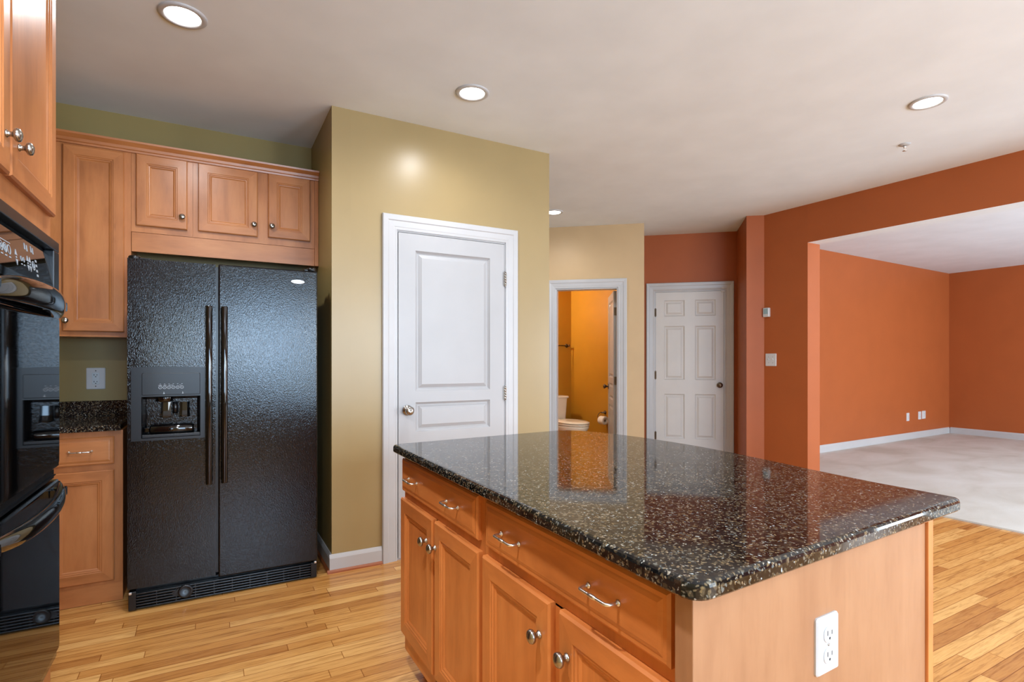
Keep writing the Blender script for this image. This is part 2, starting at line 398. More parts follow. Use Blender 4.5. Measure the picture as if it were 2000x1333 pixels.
frL = Fr((5.19, 4.275, 0), (LB[0] - LA[0], LB[1] - LA[1], 0), (LB[1] - LA[1], -(LB[0] - LA[0]), 0))
frE = wall('wall_far', (11.06, 4.468), (11.06, YB), .1, 'rust', 'darker rust wall at the far end of the living room', ext=(.1, .1))
baseboard('baseboard_living', frL, .2, 5.86, 'white baseboard along the sunlit living room wall', .10, .012, False)
baseboard('baseboard_far', frE, .02, 7.2, 'white baseboard along the far living room wall', .10, .012, False)
# wall behind the camera with the windows
wall('wall_back', (11.3, YB), (-1.2, YB), .15, 'tan', 'tan window wall behind the camera', sorted([(11.3 - x1, 11.3 - x0, z0, z1) for x0, x1, z0, z1 in WINS]))
for i, (x0, x1, z0, z1) in enumerate(WINS):
    m = MB(); xm = (x0 + x1) / 2
    for a, b, c, d in ((x0, x0 + .05, z0, z1), (x1 - .05, x1, z0, z1), (x0 + .05, x1 - .05, z0, z0 + .05), (x0 + .05, x1 - .05, z1 - .05, z1), (xm - .03, xm + .03, z0 + .05, z1 - .05)):
        m.box(a, b, c, d, YB - .1, YB - .03)
    struct('window_%d' % (i + 1), m, 'white', 'white window frame behind the camera, ' + ('facing the refrigerator', 'wide one facing the pantry and hall', 'in the living room nearest the opening', 'in the living room nearest the far wall')[i], 'window')

# ------------------------------------------------------------------ doors
MOULD = [(0, 0), (.005, -.007), (.014, -.014), (.022, -.014), (.044, -.003), (.050, -.003)]
def knob_mb(fr, u, v, w, k=1.0):
    return MB(fr).lathe(u, v, [(.0, w), (.009 * k, w), (.0095 * k, w + .002), (.0065 * k, w + .004), (.006 * k, w + .011), (.0085 * k, w + .014), (.0150 * k, w + .0175), (.0165 * k, w + .022), (.0145 * k, w + .027), (.008 * k, w + .0305), (0, w + .0315)], 24)
def doorknob(fr, u, v, w, parent, mat='nickel'):
    m = MB(fr).lathe(u, v, [(0, w), (.031, w), (.033, w + .003), (.030, w + .008), (.014, w + .011), (.012, w + .028), (.018, w + .034), (.027, w + .043), (.0285, w + .052), (.024, w + .061), (.012, w + .066), (0, w + .067)], 28)
    obj('door_knob', m, mat, parent, 'round satin metal knob')
def hinge(fr, u, v, w, parent, mat='nickel'):
    m = MB(fr).box(u - .012, u + .012, v - .045, v + .045, w - .004, w + .003)
    for k in range(5):
        m.tube([(u, v - .045 + k * .018 + .001, w + .006), (u, v - .045 + k * .018 + .017, w + .006)], .006, 8)
    m.lathez(u, w + .006, [(0, v + .046), (.005, v + .046), (.004, v + .052), (0, v + .054)], 8)
    m.lathez(u, w + .006, [(0, v - .046), (.005, v - .046), (.004, v - .052), (0, v - .054)], 8)
    obj('hinge', m, mat, parent)
# pantry door (three panel)
casing('trim_1', frP, DX0 + .008, DX1 - .008, DZ - .004, .088, 'white moulded casing around the closed pantry door')
jamb('trim_4', frP, DX0, DX1, DZ, .115, 'white jamb of the pantry door')
m = MB(Fr((0, PY + .030, 0), (1, 0, 0), (0, -1, 0)))
xa, xb = DX0 + .022, DX1 - .022
m.slab([xa, 1.133, 1.660, xb], [.012, .25, .722, .793, .979, 1.049, 1.940, DZ - .022], {(1, 1): 0, (1, 3): 0, (1, 5): 0}, .035, MOULD, 0)
d1 = struct('door_1', m, 'doorw', 'closed white three panel pantry door with satin knob', 'door')
fd = Fr((0, PY - .005, 0), (1, 0, 0), (0, -1, 0))
doorknob(fd, 1.079, .932, 0, d1)
for zz in (1.807, 1.020, .24): hinge(fd, DX1 - .018, zz, .004, d1)
# six panel door in the rust wall
jamb('trim_6', frR, r0, r1, rz, .10, 'white jamb of the six panel door')
m = MB(Fr(frR.p(0, 0, -.045), frR.a, frR.n))
m.slab([r0 + .02, .228, .460, .578, .808, r1 - .02], [.012, .322, .852, 1.02, 1.656, 1.772, 1.962, rz - .02], {(i, j): 0 for i in (1, 3) for j in (1, 3, 5)}, .04, MOULD)
d3 = struct('door_3', m, 'doorg', 'closed off-white six panel door in the rust wall', 'door')
fd = Fr(frR.p(0, 0, -.005), frR.a, frR.n)
doorknob(fd, .852, .962, 0, d3, 'bronze')
for zz in (1.82, 1.075, .354): hinge(fd, r0 + .016, zz, .003, d3, 'bronze')
m = MB(frR).box(.865, .905, 2.045, 2.062, -.004, .012, .003); m.box(.872, .898, 2.085, 2.098, .0, .02, .002)
obj('door_contact', m, 'doorg', d3, 'small white contact sensor at the top corner')
# bathroom door, swung inwards
ang = math.radians(34); da = Vector((math.sin(ang), math.cos(ang), 0)); dn = Vector((-math.cos(ang), math.sin(ang), 0))
hp = frB.p(b1 - .020, 0, -.137)
fb = Fr((hp.x, hp.y, 0), da, dn)
m = MB(fb); m.slab([0, .10, .565, .665], [.012, .25, .722, .793, .979, 1.049, 1.94, 2.03], {(1, 1): 0, (1, 3): 0, (1, 5): 0}, .035, MOULD)
d2 = struct('door_2', m, 'doorw', 'white panelled bathroom door standing open inwards', 'door')
doorknob(Fr(fb.p(0, 0, .035), da, dn), .605, .93, 0, d2, 'bronze')
for zz in (1.80, 1.02):
    m = MB(fb).box(-.004, .0, zz - .045, zz + .045, .002, .032); obj('hinge', m, 'bronze', d2, 'bronze hinge leaf')

baseboard('baseboard_pantry', frP, PX0 - .014, DX0 - .082, 'white baseboard left of the pantry door', su=.014)
baseboard('baseboard_pantry_side', Fr((PX0, PY, 0), (0, -1, 0), (-1, 0, 0)), -.73, 0, 'white baseboard on the narrow wall beside the refrigerator')

# ------------------------------------------------------------------ cabinet builders
DOORP = [(0, 0), (0, .014), (.005, .019), (.050, .019), (.053, .0165), (.058, .0165), (.061, .013), (.066, .0125), (.072, .0085), (.076, .0085)]
DRAWP = [(0, 0), (0, .011), (.006, .0155), (.014, .0155), (.017, .017), (.024, .019), (.026, .019)]
def cab_door(fr, u0, u1, v0, v1, parent, mv, mh, knob=None, name='cabinet_door'):
    m = MB(fr); m.rings_rect(u0, u1, v0, v1, DOORP, (0, 1)); m.face(m.vs([(u0, v0, 0), (u0, v1, 0), (u1, v1, 0), (u1, v0, 0)]))
    bmesh.ops.remove_doubles(m.bm, verts=list(m.bm.verts), dist=1e-5)
    d = obj(name, m, [mv, mh], parent)
    if knob: obj('knob', knob_mb(fr, knob[0], knob[1], .019), 'nickel', d, 'satin nickel mushroom knob')
    return d
def pull_mb(fr, u, v, w, half=.045):
    pts = []
    for s in (-1, 1):
        L = [(u + s * half, v, w), (u + s * half, v, w + .016)]
        L += [(u + s * (half - .010 * (1 - math.cos(a))), v, w + .016 + .010 * math.sin(a)) for a in (.4, .8, 1.2, 1.57)]
        pts.append(L)
    path = pts[0] + pts[1][::-1]
    n = len(path); rad = [.0035] * n
    m = MB(fr).tube(path, rad, 10)
    m.tube([(u - .012, v, w + .026), (u - .004, v, w + .026), (u + .004, v, w + .026), (u + .012, v, w + .026)], [.0035, .0048, .0048, .0035], 10)
    for s in (-1, 1): m.lathe(u + s * half, v, [(0, w), (.0065, w), (.006, w + .002), (.004, w + .004), (0, w + .0045)], 12)
    return m
def drawer(fr, u0, u1, v0, v1, parent, mv, mh, pulls):
    m = MB(fr); m.rings_rect(u0, u1, v0, v1, DRAWP, (0, 0)); m.face(m.vs([(u0, v0, 0), (u0, v1, 0), (u1, v1, 0), (u1, v0, 0)]))
    bmesh.ops.remove_doubles(m.bm, verts=list(m.bm.verts), dist=1e-5)
    d = obj('drawer_front', m, [mh], parent)
    for u in pulls: obj('bar_pull', pull_mb(fr, u, (v0 + v1) / 2, .019), 'chrome', d, 'bright wire bow pull')
    return d

# ------------------------------------------------------------------ island
frI = Fr((.675, 0, 0), (0, -1, 0), (-1, 0, 0))            # u = -y
def island_unit(label, ya, yb, dr, doors, pulls, end=False):
    t = thing('island_cabinet', label, 'cabinet', (1.03, (ya + yb) / 2, 0), 'island base cabinets')
    m = MB(); m.box(.676, 1.40, .10, .882, yb, ya); m.box(.75, 1.38, 0, .10, yb + .001, ya - .001)
    obj('carcass', m, 'isl_v', t)
    f = MB(frI)                                            # face frame
    u0, u1 = -ya, -yb
    um = -(doors[0][1] + doors[1][0]) / 2
    for a, b, c, d in ((u0, u0 + .035, .10, .882), (u1 - .035, u1, .10, .882), (um - .02, um + .02, .135, .70), (u0 + .035, u1 - .035, .845, .882), (u0 + .035, u1 - .035, .695, .735), (u0 + .035, u1 - .035, .10, .18)):
        f.box(a, b, c, d, -.001, .0006)
    obj('face_frame', f, 'isl_v', t)
    drawer(frI, -dr[0], -dr[1], .731, .858, t, 'isl_v', 'isl_y', [-p for p in pulls])
    for y0, y1, ky in doors:
        cab_door(frI, -y0, -y1, .172, .702, t, 'isl_v', 'isl_y', (-ky, .616))
    return t
island_unit('far island cabinet unit with drawer and two knobs beside the pantry door', 2.085, 1.366, (2.078, 1.389), ((2.085, 1.738, 1.79), (1.718, 1.378, 1.705)), (1.934, 1.561))
t = island_unit('near island cabinet unit with wide two pull drawer and pale end panel', 1.364, .622, (1.338, .653), ((1.352, 1.011, 1.05), (.974, .635, .94)), (1.188, .821))
fe = Fr((.640, .585, 0), (1, .036, 0), (.036, -1, 0))
obj('end_panel', MB(fe).box(.0, .765, .0, .882, -.036, 0, .002), 'maple_light', t, 'pale smooth maple end panel')
obj('corner_post', MB(fe).box(.766, .790, .0, .882, -.03, .006, .002), 'isl_v', t, 'darker narrow corner post')
# outlet in the end panel
def duplex(fr, u, v, label, cat='outlet', w=.070, h=.114, group=None, name='outlet', decora=False, wide=None, gfci=False):
    W_ = wide or w
    t = thing(name, label, cat, fr.p(u, v, 0), group)
    obj('cover_plate', MB(fr).rrect(u - W_ / 2, u + W_ / 2, v - h / 2, v + h / 2, 0, .006, .006, ease=.003), 'plastic', t)
    if gfci:
        obj('receptacle', MB(fr).rrect(u - .017, u + .017, v - .034, v + .034, .005, .009, .003, ease=.001), 'plasticg', t, 'grey receptacle with test buttons')
        for dv in (.020, -.020):
            s = MB(fr)
            s.box(u - .009, u - .006, dv + v - .003, dv + v + .006, .0085, .0094); s.box(u + .005, u + .008, dv + v - .002, dv + v + .005, .0085, .0094)
            s.lathe(u, dv + v - .009, [(0, .0085), (.003, .0085), (.003, .0094), (0, .0094)], 10)
            obj('slots', s, 'dark', t)
        obj('test_button', MB(fr).box(u - .008, u + .008, v - .005, v + .001, .0085, .0105, .001), 'plasticg', t)
        for dv in (.046, -.046): obj('screw', MB(fr).lathe(u, v + dv, [(0, .005), (.003, .005), (.003, .0068), (0, .0072)], 10), 'nickel', t)
    else:
        for dv in (.0195, -.0195):
            r = obj('receptacle', MB(fr).rrect(u - .0165, u + .0165, v + dv - .0145, v + dv + .0145, .005, .0085, .012, ease=.001), 'plastic', t)
            s = MB(fr); s.box(u - .008, u - .006, dv + v - .001, dv + v + .008, .008, .0088); s.box(u + .006, u + .008, dv + v - .001, dv + v + .007, .008, .0088)
            s.lathe(u, dv + v - .007, [(0, .008), (.0026, .008), (.0026, .0088), (0, .0088)], 10)
            obj('slots', s, 'dark', r)
        obj('screw', MB(fr).lathe(u, v, [(0, .005), (.003, .005), (.003, .0068), (0, .0072)], 10), 'nickel', t)
    return t
duplex(fe, .361, .715, 'white duplex outlet on the pale end panel of the island', w=.072, h=.107)
# worktop
def worktop():
    pts = []
    def corner(p, a, b, r, n=6):
        p, a, b = Vector(p), Vector(a), Vector(b); da_, db_ = (a - p).normalized(), (b - p).normalized()
        q0, q1 = p + da_ * r, p + db_ * r
        for k in range(n + 1):
            s = k / n; pts.append(tuple((1 - s) ** 2 * q0 + 2 * s * (1 - s) * p + s * s * q1))
    A, B, C = (.622, 2.092), (.613, .554), (1.572, .605)
    corner(A, (1.4, 2.135), B, .03); corner(B, A, C, .045); corner(C, B, (1.566, .9), .03)
    for p in ((1.572, .80), (1.588, .96), (1.612, 1.13), (1.634, 1.30), (1.643, 1.45), (1.638, 1.60), (1.622, 1.75), (1.597, 1.88), (1.565, 1.985), (1.525, 2.065), (1.478, 2.112), (1.42, 2.133)): pts.append(p)
    P = [Vector(p) for p in pts]; n = len(P); N = []
    for i in range(n):
        t_ = (P[(i + 1) % n] - P[i - 1]).normalized(); N.append(Vector((t_.y, -t_.x)))
    m = MB(); rings = []
    for ins, z in ((.010, .884), (.003, .8855), (0, .889), (0, .905), (.002, .910), (.006, .9130), (.011, .914)):
        rings.append([(P[i].x - N[i].x * ins, z, P[i].y - N[i].y * ins) for i in range(n)])
    m.loops(rings)
    return m
props(obj('island_worktop', worktop(), 'granite'), 'black speckled granite worktop with bowed far edge on the island', 'countertop')

# ------------------------------------------------------------------ fridge wall cabinets
frW = Fr((0, 3.74, 0), (1, 0, 0), (0, -1, 0))
def wall_cab(label, x0, x1, z0, z1, doors, frames):
    t = thing('wall_cabinet', label, 'cabinet', ((x0 + x1) / 2, 3.88, z0), 'wall cabinets on the refrigerator wall')
    obj('carcass', MB().box(x0 + .0005, x1 - .0005, z0, z1, 3.741, FW - .001), 'maple_v', t)
    f = MB(frW)
    for a, b, c, d in frames: f.box(a, b, c, d, -.001, .0008)
    obj('face_frame', f, 'maple_v', t)
    for u0, u1, v0, v1, k in doors: cab_door(frW, u0, u1, v0, v1, t, 'maple_v', 'maple_x', k)
    return t
ZT = 2.446
wall_cab('tall wall cabinet with one long door beside the oven tower', -1.058, -.394, 1.375, ZT, [(-.697, -.424, 1.403, 2.415, (-.682, 1.460))],
         [(-1.05, -.69, 1.375, ZT), (-.43, -.394, 1.375, ZT), (-.69, -.43, 1.375, 1.41), (-.69, -.43, 2.40, ZT)])
wall_cab('single door wall cabinet above the freezer side of the refrigerator', -.393, -.092, 1.978, ZT, [(-.370, -.119, 2.014, 2.422, (-.145, 2.085))],
         [(-.393, -.36, 1.978, ZT), (-.13, -.092, 1.978, ZT), (-.36, -.13, 1.978, 2.02), (-.36, -.13, 2.41, ZT)])
wall_cab('two door wall cabinet above the right refrigerator door', -.091, .597, 1.978, ZT, [(-.065, .257, 2.016, 2.421, (.236, 2.087)), (.317, .568, 2.020, 2.423, (.338, 2.089))],
         [(-.091, -.055, 1.978, ZT), (.247, .33, 1.978, ZT), (.56, .597, 1.978, ZT), (-.055, .247, 1.978, 2.02), (.33, .56, 1.978, 2.02), (-.055, .247, 2.41, ZT), (.33, .56, 2.41, ZT)])
props(obj('valance', MB(frW).box(-.392, .597, 1.866, 1.977, -.02, -.002, .001), 'maple_x'), 'knotty maple valance board between refrigerator and small wall cabinets', 'valance')
props(obj('filler_strip', MB(frW).box(.598, .6205, 1.866, ZT, -.28, .004, .001), 'maple_v'), 'narrow maple filler strip at the pantry side of the wall cabinets', 'cabinet filler')
m = MB(Fr((0, 3.738, 0), (1, 0, 0), (0, -1, 0)))
cp = [(ZT - .022, 0), (ZT - .022, .010), (ZT - .012, .012), (ZT - .008, .018), (ZT + .006, .022), (ZT + .018, .034), (ZT + .024, .040), (ZT + .034, .042), (ZT + .034, .0)]
m.loops([[(u, v, w) for v, w in cp] for u in (-1.058, .6205)])
props(obj('crown_moulding', m, 'maple_x'), 'stepped maple crown moulding along the top of the wall cabinets', 'moulding')
# base cabinet with counter
t = thing('base_cabinet', 'narrow base cabinet with drawer and door left of the refrigerator', 'cabinet', (-.7, 3.72, 0))
frC = Fr((0, 3.44, 0), (1, 0, 0), (0, -1, 0))
m = MB(); m.box(-1.058, -.397, .10, .884, 3.4405, FW - .001); m.box(-1.058, -.399, 0, .10, 3.46, FW - .001)
obj('carcass', m, 'maple_v', t)
obj('toe_kick', MB(frC).box(-1.05, -.398, .002, .104, -.0195, -.006), 'maple_x', t, 'scuffed brown toe kick')
f = MB(frC)
for a, b, c, d in ((-.436, -.397, .10, .884), (-1.05, -.70, .10, .884), (-.70, -.436, .845, .884), (-.70, -.436, .68, .72), (-.70, -.436, .10, .125)): f.box(a, b, c, d, -.001, .0008)
obj('face_frame', f, 'maple_v', t)
drawer(frC, -.712, -.432, .714, .855, t, 'maple_v', 'maple_x', [-.570])
cab_door(frC, -.712, -.432, .116, .684, t, 'maple_v', 'maple_x')
t = thing('counter', 'short black granite counter with backsplash below the outlet', 'countertop', (-.7, 3.72, .884))
obj('slab', MB().box(-1.058, -.403, .8845, .914, 3.402, FW - .001, .004), 'granite', t)
obj('backsplash', MB().box(-1.058, -.405, .9142, 1.005, FW - .022, FW - .001, .002), 'granite', t)
duplex(Fr((0, FW - .0005, 0), (1, 0, 0), (0, -1, 0)), -.597, 1.137, 'wide white plate with grey outlet above the short counter', wide=.092, h=.128, gfci=True)

# ------------------------------------------------------------------ refrigerator
def ellip(fr, u, v, a, b, w0, w1, n=32):
    return MB(fr).loops([[(u + k * a * math.cos(2 * math.pi * i / n), v + k * b * math.sin(2 * math.pi * i / n), w) for i in range(n)] for k, w in ((1, w0), (1, w1 - .001), (.9, w1))])
def text_mesh(s, fr, u, v, w, size, name, mat, parent, shear=.25):
    c = bpy.data.curves.new('t', 'FONT'); c.body = s; c.size = size; c.align_x = 'CENTER'; c.align_y = 'CENTER'; c.extrude = .0002; c.shear = shear
    o = bpy.data.objects.new('t', c); COL.objects.link(o)
    me = bpy.data.meshes.new_from_object(o.evaluated_get(bpy.context.evaluated_depsgraph_get()))
    bpy.data.objects.remove(o); m = MB(fr); m.bm.from_mesh(me)
    for vv in m.bm.verts: vv.co = fr.p(u + vv.co.x, v + vv.co.y, w + vv.co.z)
    bpy.data.meshes.remove(me)
    return obj(name, m, mat, parent)
FX0, FX1, FS = -.358, .535, .030
t = thing('refrigerator', 'black side by side refrigerator with ice dispenser', 'refrigerator', ((FX0 + FX1) / 2, 3.6, 0))
m = MB(); m.box(FX0 + .006, FX1 - .006, .035, 1.745, 3.345, 3.99, .004)
obj('cabinet_body', m, 'bp', t, 'smooth black side walls and top')
for x in (FX0 + .06, FX1 - .06):
    for y in (3.42, 3.92): obj('levelling_foot', MB().lathez(x, y, [(.0, .0), (.02, .0), (.02, .03), (.008, .036), (0, .036)], 12), 'bp', t)
frD = Fr((0, 3.335, 0), (1, 0, 0), (0, -1, 0)); DT = .085       # doors are 85 mm deep, front at y = 3.25
CAV = [(0, 0), (.0, .0), (.003, -.004), (.012, -.055), (.016, -.066)]
m = MB(frD); m.slab([FX0, -.300, -.046, .0235], [.112, .855, 1.062, 1.750], {(1, 1): 0}, DT, CAV)
ed = [e for e in m.bm.edges if all(abs(v.co.y - 3.25) < 1e-4 for v in e.verts) and (all(abs(v.co.x - FX0) < 1e-4 for v in e.verts) or all(abs(v.co.x - .0235) < 1e-4 for v in e.verts) or all(abs(v.co.z - .112) < 1e-4 for v in e.verts) or all(abs(v.co.z - 1.75) < 1e-4 for v in e.verts))]
bmesh.ops.bevel(m.bm, geom=ed, offset=.008, segments=3, affect='EDGES')
fz = obj('freezer_door', m, 'fridge', t, 'left pebbled black door with dispenser')
m = MB(frD).box(.0365, FX1, .098, 1.753, 0, DT, .008, 3)
rd = obj('fridge_door', m, 'fridge', t, 'right pebbled black door with oval badge')
obj('door_gasket', MB().box(.0236, .0364, .12, 1.74, 3.275, 3.34), 'bp', t)
def fr_handle(u, parent):
    f_ = Fr((0, 3.25, 0), (1, 0, 0), (0, -1, 0))
    m = MB(f_); v0, v1 = .604, 1.526
    m.tube([(u, v0, .045), (u, v0 + .004, .045), (u, (v0 + v1) / 2, .047), (u, v1 - .004, .045), (u, v1, .045)], [.0145, .0155, .0155, .0155, .0145], 16)
    for v in (v0 + .06, v1 - .06): m.tube([(u, v, .0), (u, v, .045)], .010, 10)
    obj('handle', m, 'bgloss', parent, 'long glossy black bar handle')
fr_handle(-.006, fz); fr_handle(.064, rd)
f_ = Fr((0, 3.25, 0), (1, 0, 0), (0, -1, 0))
# dispenser frame (arched top), panel, nozzles, tray
m = MB(f_); n = 10
def arc(u): s = (u + .1825) / .16; return .004 * (1 - s * s)
outer = [(-.342 + .317 * k / n, 1.209 + arc(-.342 + .317 * k / n)) for k in range(n + 1)]
for (a0, b0_), (a1, b1_) in zip(outer, outer[1:]):
    m.loops([[(a0, 1.062, w), (a1, 1.062, w), (a1, b1_, w), (a0, b0_, w)] for w in (.0, .009)])
m.box(-.342, -.300, .843, 1.062, 0, .009); m.box(-.046, -.025, .843, 1.062, 0, .009); m.box(-.300, -.046, .843, .855, 0, .009)
obj('dispenser_frame', m, 'bsatin', fz, 'satin dark bezel around the ice dispenser')
obj('control_panel', MB(f_).rrect(-.298, -.047, 1.070, 1.180, .008, .0125, .006, ease=.002), 'bsatin', fz, 'dispenser control panel with six round buttons')
m = MB(f_)
for k in range(6):
    u = -.2205 + .0186 * k; v = 1.108
    m.ring(u, v, .0062, .0080, .0124, .0130, 20); m.lathe(u, v, [(0, .0124), (.002, .0124), (.002, .013), (0, .013)], 8)
    m.box(u - .003, u + .003, 1.1245, 1.1262, .0124, .013)
for a, b in ((-.229, -.213), (-.207, -.194), (-.184, -.166), (-.139, -.130)): m.box(a, b, 1.1178, 1.1194, .0124, .013)
icons = []
for u in (-.205, -.124):
    ic = MB(f_); icons.append(ic); ic.loops([[(u - .004, 1.075, w), (u + .003, 1.075, w), (u + .0035, 1.079, w), (u + .0005, 1.081, w), (u + .002, 1.085, w), (u - .002, 1.085, w), (u - .001, 1.080, w)] for w in (.0124, .013)])
obj('panel_print', m, 'glyph', fz, 'white printed button rings')
for ic in icons: obj('panel_icon', ic, 'glyph', fz, 'tiny white printed icon')
fc = Fr((0, 3.25, 0), (1, 0, 0), (0, -1, 0))
m = MB(fc).lathez(-.205, -.035, [(0, 1.03), (.040, 1.035), (.036, 1.050), (.042, 1.060), (0, 1.0615)], 20, sw=.6)
obj('ice_chute', m, 'bgloss', fz)
for u in (-.200, -.117):
    m = MB(fc).loops([[(u - a, z, -.050), (u + a, z, -.050), (u + a, z, -.050 + d), (u + a * .5, z, -.044 + d), (u - a * .5, z, -.044 + d), (u - a, z, -.050 + d)] for a, z, d in ((.021, 1.03, .006), (.022, .985, .010), (.023, .965, .016), (.0245, .958, .019), (.023, .953, .017))])
    obj('dispenser_paddle', m, 'bgloss', fz, 'glossy black dispenser paddle')
m = MB(fc); m.lathez(-.1595, -.05, [(0, .97), (.012, .97), (.013, 1.0), (.012, 1.03), (0, 1.03)], 14); obj('water_spout', m, 'bp', fz)
m = MB(fc).tube([(-.266, .893, -.03), (-.26, .893, -.03), (-.085, .893, -.03), (-.075, .893, -.03)], [.022, .027, .027, .022], 14)
m.box(-.29, -.268, .88, .905, -.05, -.02, .004)
obj('roller_guard', m, 'bgloss', fz)
obj('drip_tray', MB(fc).box(-.299, -.047, .8555, .872, -.05, .006, .003), 'bsatin', fz)
# badge
bd = obj('badge', ellip(f_, .429, 1.687, .036, .0115, 0, .003), 'badge', rd, 'small oval silver badge with the maker\'s name in script')
m = text_mesh('Whirlpool', f_, .429, 1.6865, .0029, .0135, 'badge_lettering', 'badge_ink', rd)
m = MB(f_)
rr = [[(.429 + k * .027 * math.cos(2 * math.pi * i / 32), 1.687 + k * .0085 * math.sin(2 * math.pi * i / 32), .0032) for i in range(32)] for k in (.94, 1)]
m.loops(rr, False, False); obj('badge_ring', m, 'badge_ink', rd)
# toe grille
m = MB(f_); m.box(FX0 + .01, FX1 - .005, .012, .098, -.075, -.045)
obj('grille_back', m, 'bp', t)
gf = Fr((0, 3.262, 0), (1, 0, 0), (0, -1, 0))
m = MB(gf); m.box(FX0 + .004, FX0 + .036, .006, .098, -.03, .012, .003); m.box(FX1 - .036, FX1 - .004, .006, .090, -.03, .012, .003)
for k, z in enumerate((.012, .026, .040, .054, .068, .082)): m.box(FX0 + .036, FX1 - .036, z - .0035, z + .0035, -.02, .008, .0015)
for k in range(9): u = FX0 + .12 + k * .085; m.box(u - .002, u + .002, .012, .085, -.02, .003)
obj('toe_grille', m, 'bp', t, 'slatted black toe grille')
m = MB(gf)
m.lathe(-.112, .056, [(0, .004), (.034, .004), (.034, .014), (.030, .017), (.024, .015), (0, .016)], 28)
m.loops([[(-.14, .036, w), (-.112, .024, w), (-.112, .088, w), (-.14, .078, w), (-.172, .060, w), (-.172, .050, w)] for w in (.004, .011)])
obj('filter_cap', m, 'bp', t, 'round black filter cap in the toe grille')
for u in (FX0 + .012, FX1 - .012):
    m = MB(f_).box(u - .006, u + .006, .086, .098, -.03, .004, .002); obj('lower_hinge', m, 'chrome', t, 'small bright lower hinge pin')
for u, ln in ((FX0 + .045, .050), (FX1 - .045, .042)):
    m = MB(f_).rrect(u - ln, u + ln, 1.7455, 1.7455, 0, 0, .001) if False else MB(WORLD)
    s_ = 1.7455 if u < 0 else 1.7535
    m.lathez(u - .02 * (1 if u < 0 else -1), 3.30, [(0, s_), (.027, s_), (.027, s_ + .018), (.022, s_ + .024), (0, s_ + .025)], 20)
    m.box(u - ln + .02, u + ln, s_, s_ + .016, 3.285, 3.42, .005)
    obj('hinge_cover', m, 'bp', t)

# ------------------------------------------------------------------ oven tower
frT = Fr((-.45, 0, 0), (0, 1, 0), (1, 0, 0))               # u = y, w = +x
OY0, OY1 = 1.335, 2.098
t = thing('oven_cabinet', 'tall maple oven cabinet with two upper doors at the left', 'cabinet', (-.75, 1.78, 0))
m = MB(); x0, x1, y0, y1 = -1.058, -.451, 1.31, 2.235
m.box(x0, x1, .10, .345, y0, y1); m.box(x0, -.52, 0, .10, y0 + .002, y1 - .002)
m.box(x0, x1, 1.612, 2.47, y0, y1); m.box(x0, x1, .345, 1.612, y0, OY0 + .004); m.box(x0, x1, .345, 1.612, OY1 - .004, y1); m.box(x0, -.98, .345, 1.612, OY0 + .004, OY1 - .004)
obj('carcass', m, 'maple_v', t)
f = MB(frT)
for a, b, c, d in ((y0, y0 + .03, .10, 2.47), (2.135, y1, .10, 2.47), (y0 + .03, 2.135, 1.60, 1.70), (y0 + .03, 2.135, .10, .35), (y0 + .03, 2.135, 2.44, 2.47), (1.755, 1.80, 1.70, 2.44)): f.box(a, b, c, d, -.001, .002)
obj('face_frame', f, 'maple_v', t)
cab_door(frT, 1.325, 1.770, 1.700, 2.452, t, 'maple_v', 'maple_y', (1.735, 1.790))
cab_door(frT, 1.779, 2.222, 1.700, 2.452, t, 'maple_v', 'maple_y', (1.835, 1.790))
m = MB(Fr((-.45, 0, 0), (0, 1, 0), (1, 0, 0)))
m.loops([[(u, v + .024, w) for v, w in cp] for u in (1.31, 2.235)])
obj('crown', m, 'maple_y', t)
# double oven, front at x = -.40
frO = Fr((-.45, 0, 0), (0, 1, 0), (1, 0, 0)); ow = .05
t = thing('double_oven', 'black glass double wall oven with bowed handles in the tall cabinet', 'oven', (-.6, (OY0 + OY1) / 2, .36))
obj('oven_body', MB(frO).box(OY0 + .02, OY1 - .02, .372, 1.580, -.50, .012), 'bp', t)
m = MB(frO)
m.box(OY0, OY1, 1.566, 1.596, .003, ow, .003); m.box(OY1 - .058, OY1, 1.43, 1.566, .003, ow, .003); m.box(OY0, OY0 + .058, 1.43, 1.566, .003, ow, .003)
obj('control_surround', m, 'bsatin', t, 'satin black surround of the control panel')
cpz = Fr((-.45, 0, 0), (0, 1, 0), (1, 0, 0))
m = MB(cpz); ua, ub = OY0 + .058, OY1 - .058
m.loops([[(u, 1.432, .012), (u, 1.432, ow - .002), (u, 1.452, ow - .001), (u, 1.548, ow - .012), (u, 1.566, ow - .024), (u, 1.566, .012)] for u in (ua, ub)])
cpn = obj('control_panel', m, 'bglass', t, 'tilted black glass control panel with white icons')
fp = Fr((-.45, 0, 0), (0, 1, 0), (1, 0, 0))
def wz(v): return ow - .001 - (v - 1.452) / .096 * .011
class FrT(Fr):
    def p(s, u, v, w=0): return Fr.p(s, u, v, wz(v) + w)
ft = FrT((-.45, 0, 0), (0, 1, 0), (1, 0, 0))
m = MB(ft)
for u in (1.600, 1.628, 1.656):
    m.ring(u, 1.498, .0095, .0115, .0002, .0008, 20); m.box(u - .006, u + .006, 1.479, 1.482, .0002, .0008)
m.ring(1.600, 1.498, .004, .0052, .0002, .0008, 12); m.ring(1.628, 1.501, .003, .004, .0002, .0008, 12); m.ring(1.628, 1.494, .003, .004, .0002, .0008, 12)
m.box(1.588, 1.668, 1.513, 1.515, .0002, .0008)
obj('button_print', m, 'glyph', cpn, 'three white printed round buttons')
m = MB(ft)
for u in (1.706, 1.800, 1.820):
    m.loops([[(u - .008, 1.494, w), (u + .008, 1.494, w), (u, 1.508, w)] for w in (.0002, .0008)])
    m.loops([[(u - .008, 1.484, w), (u + .008, 1.484, w), (u, 1.470, w)] for w in (.0002, .0008)])
    m.box(u - .003, u + .003, 1.487, 1.491, .0002, .0008)
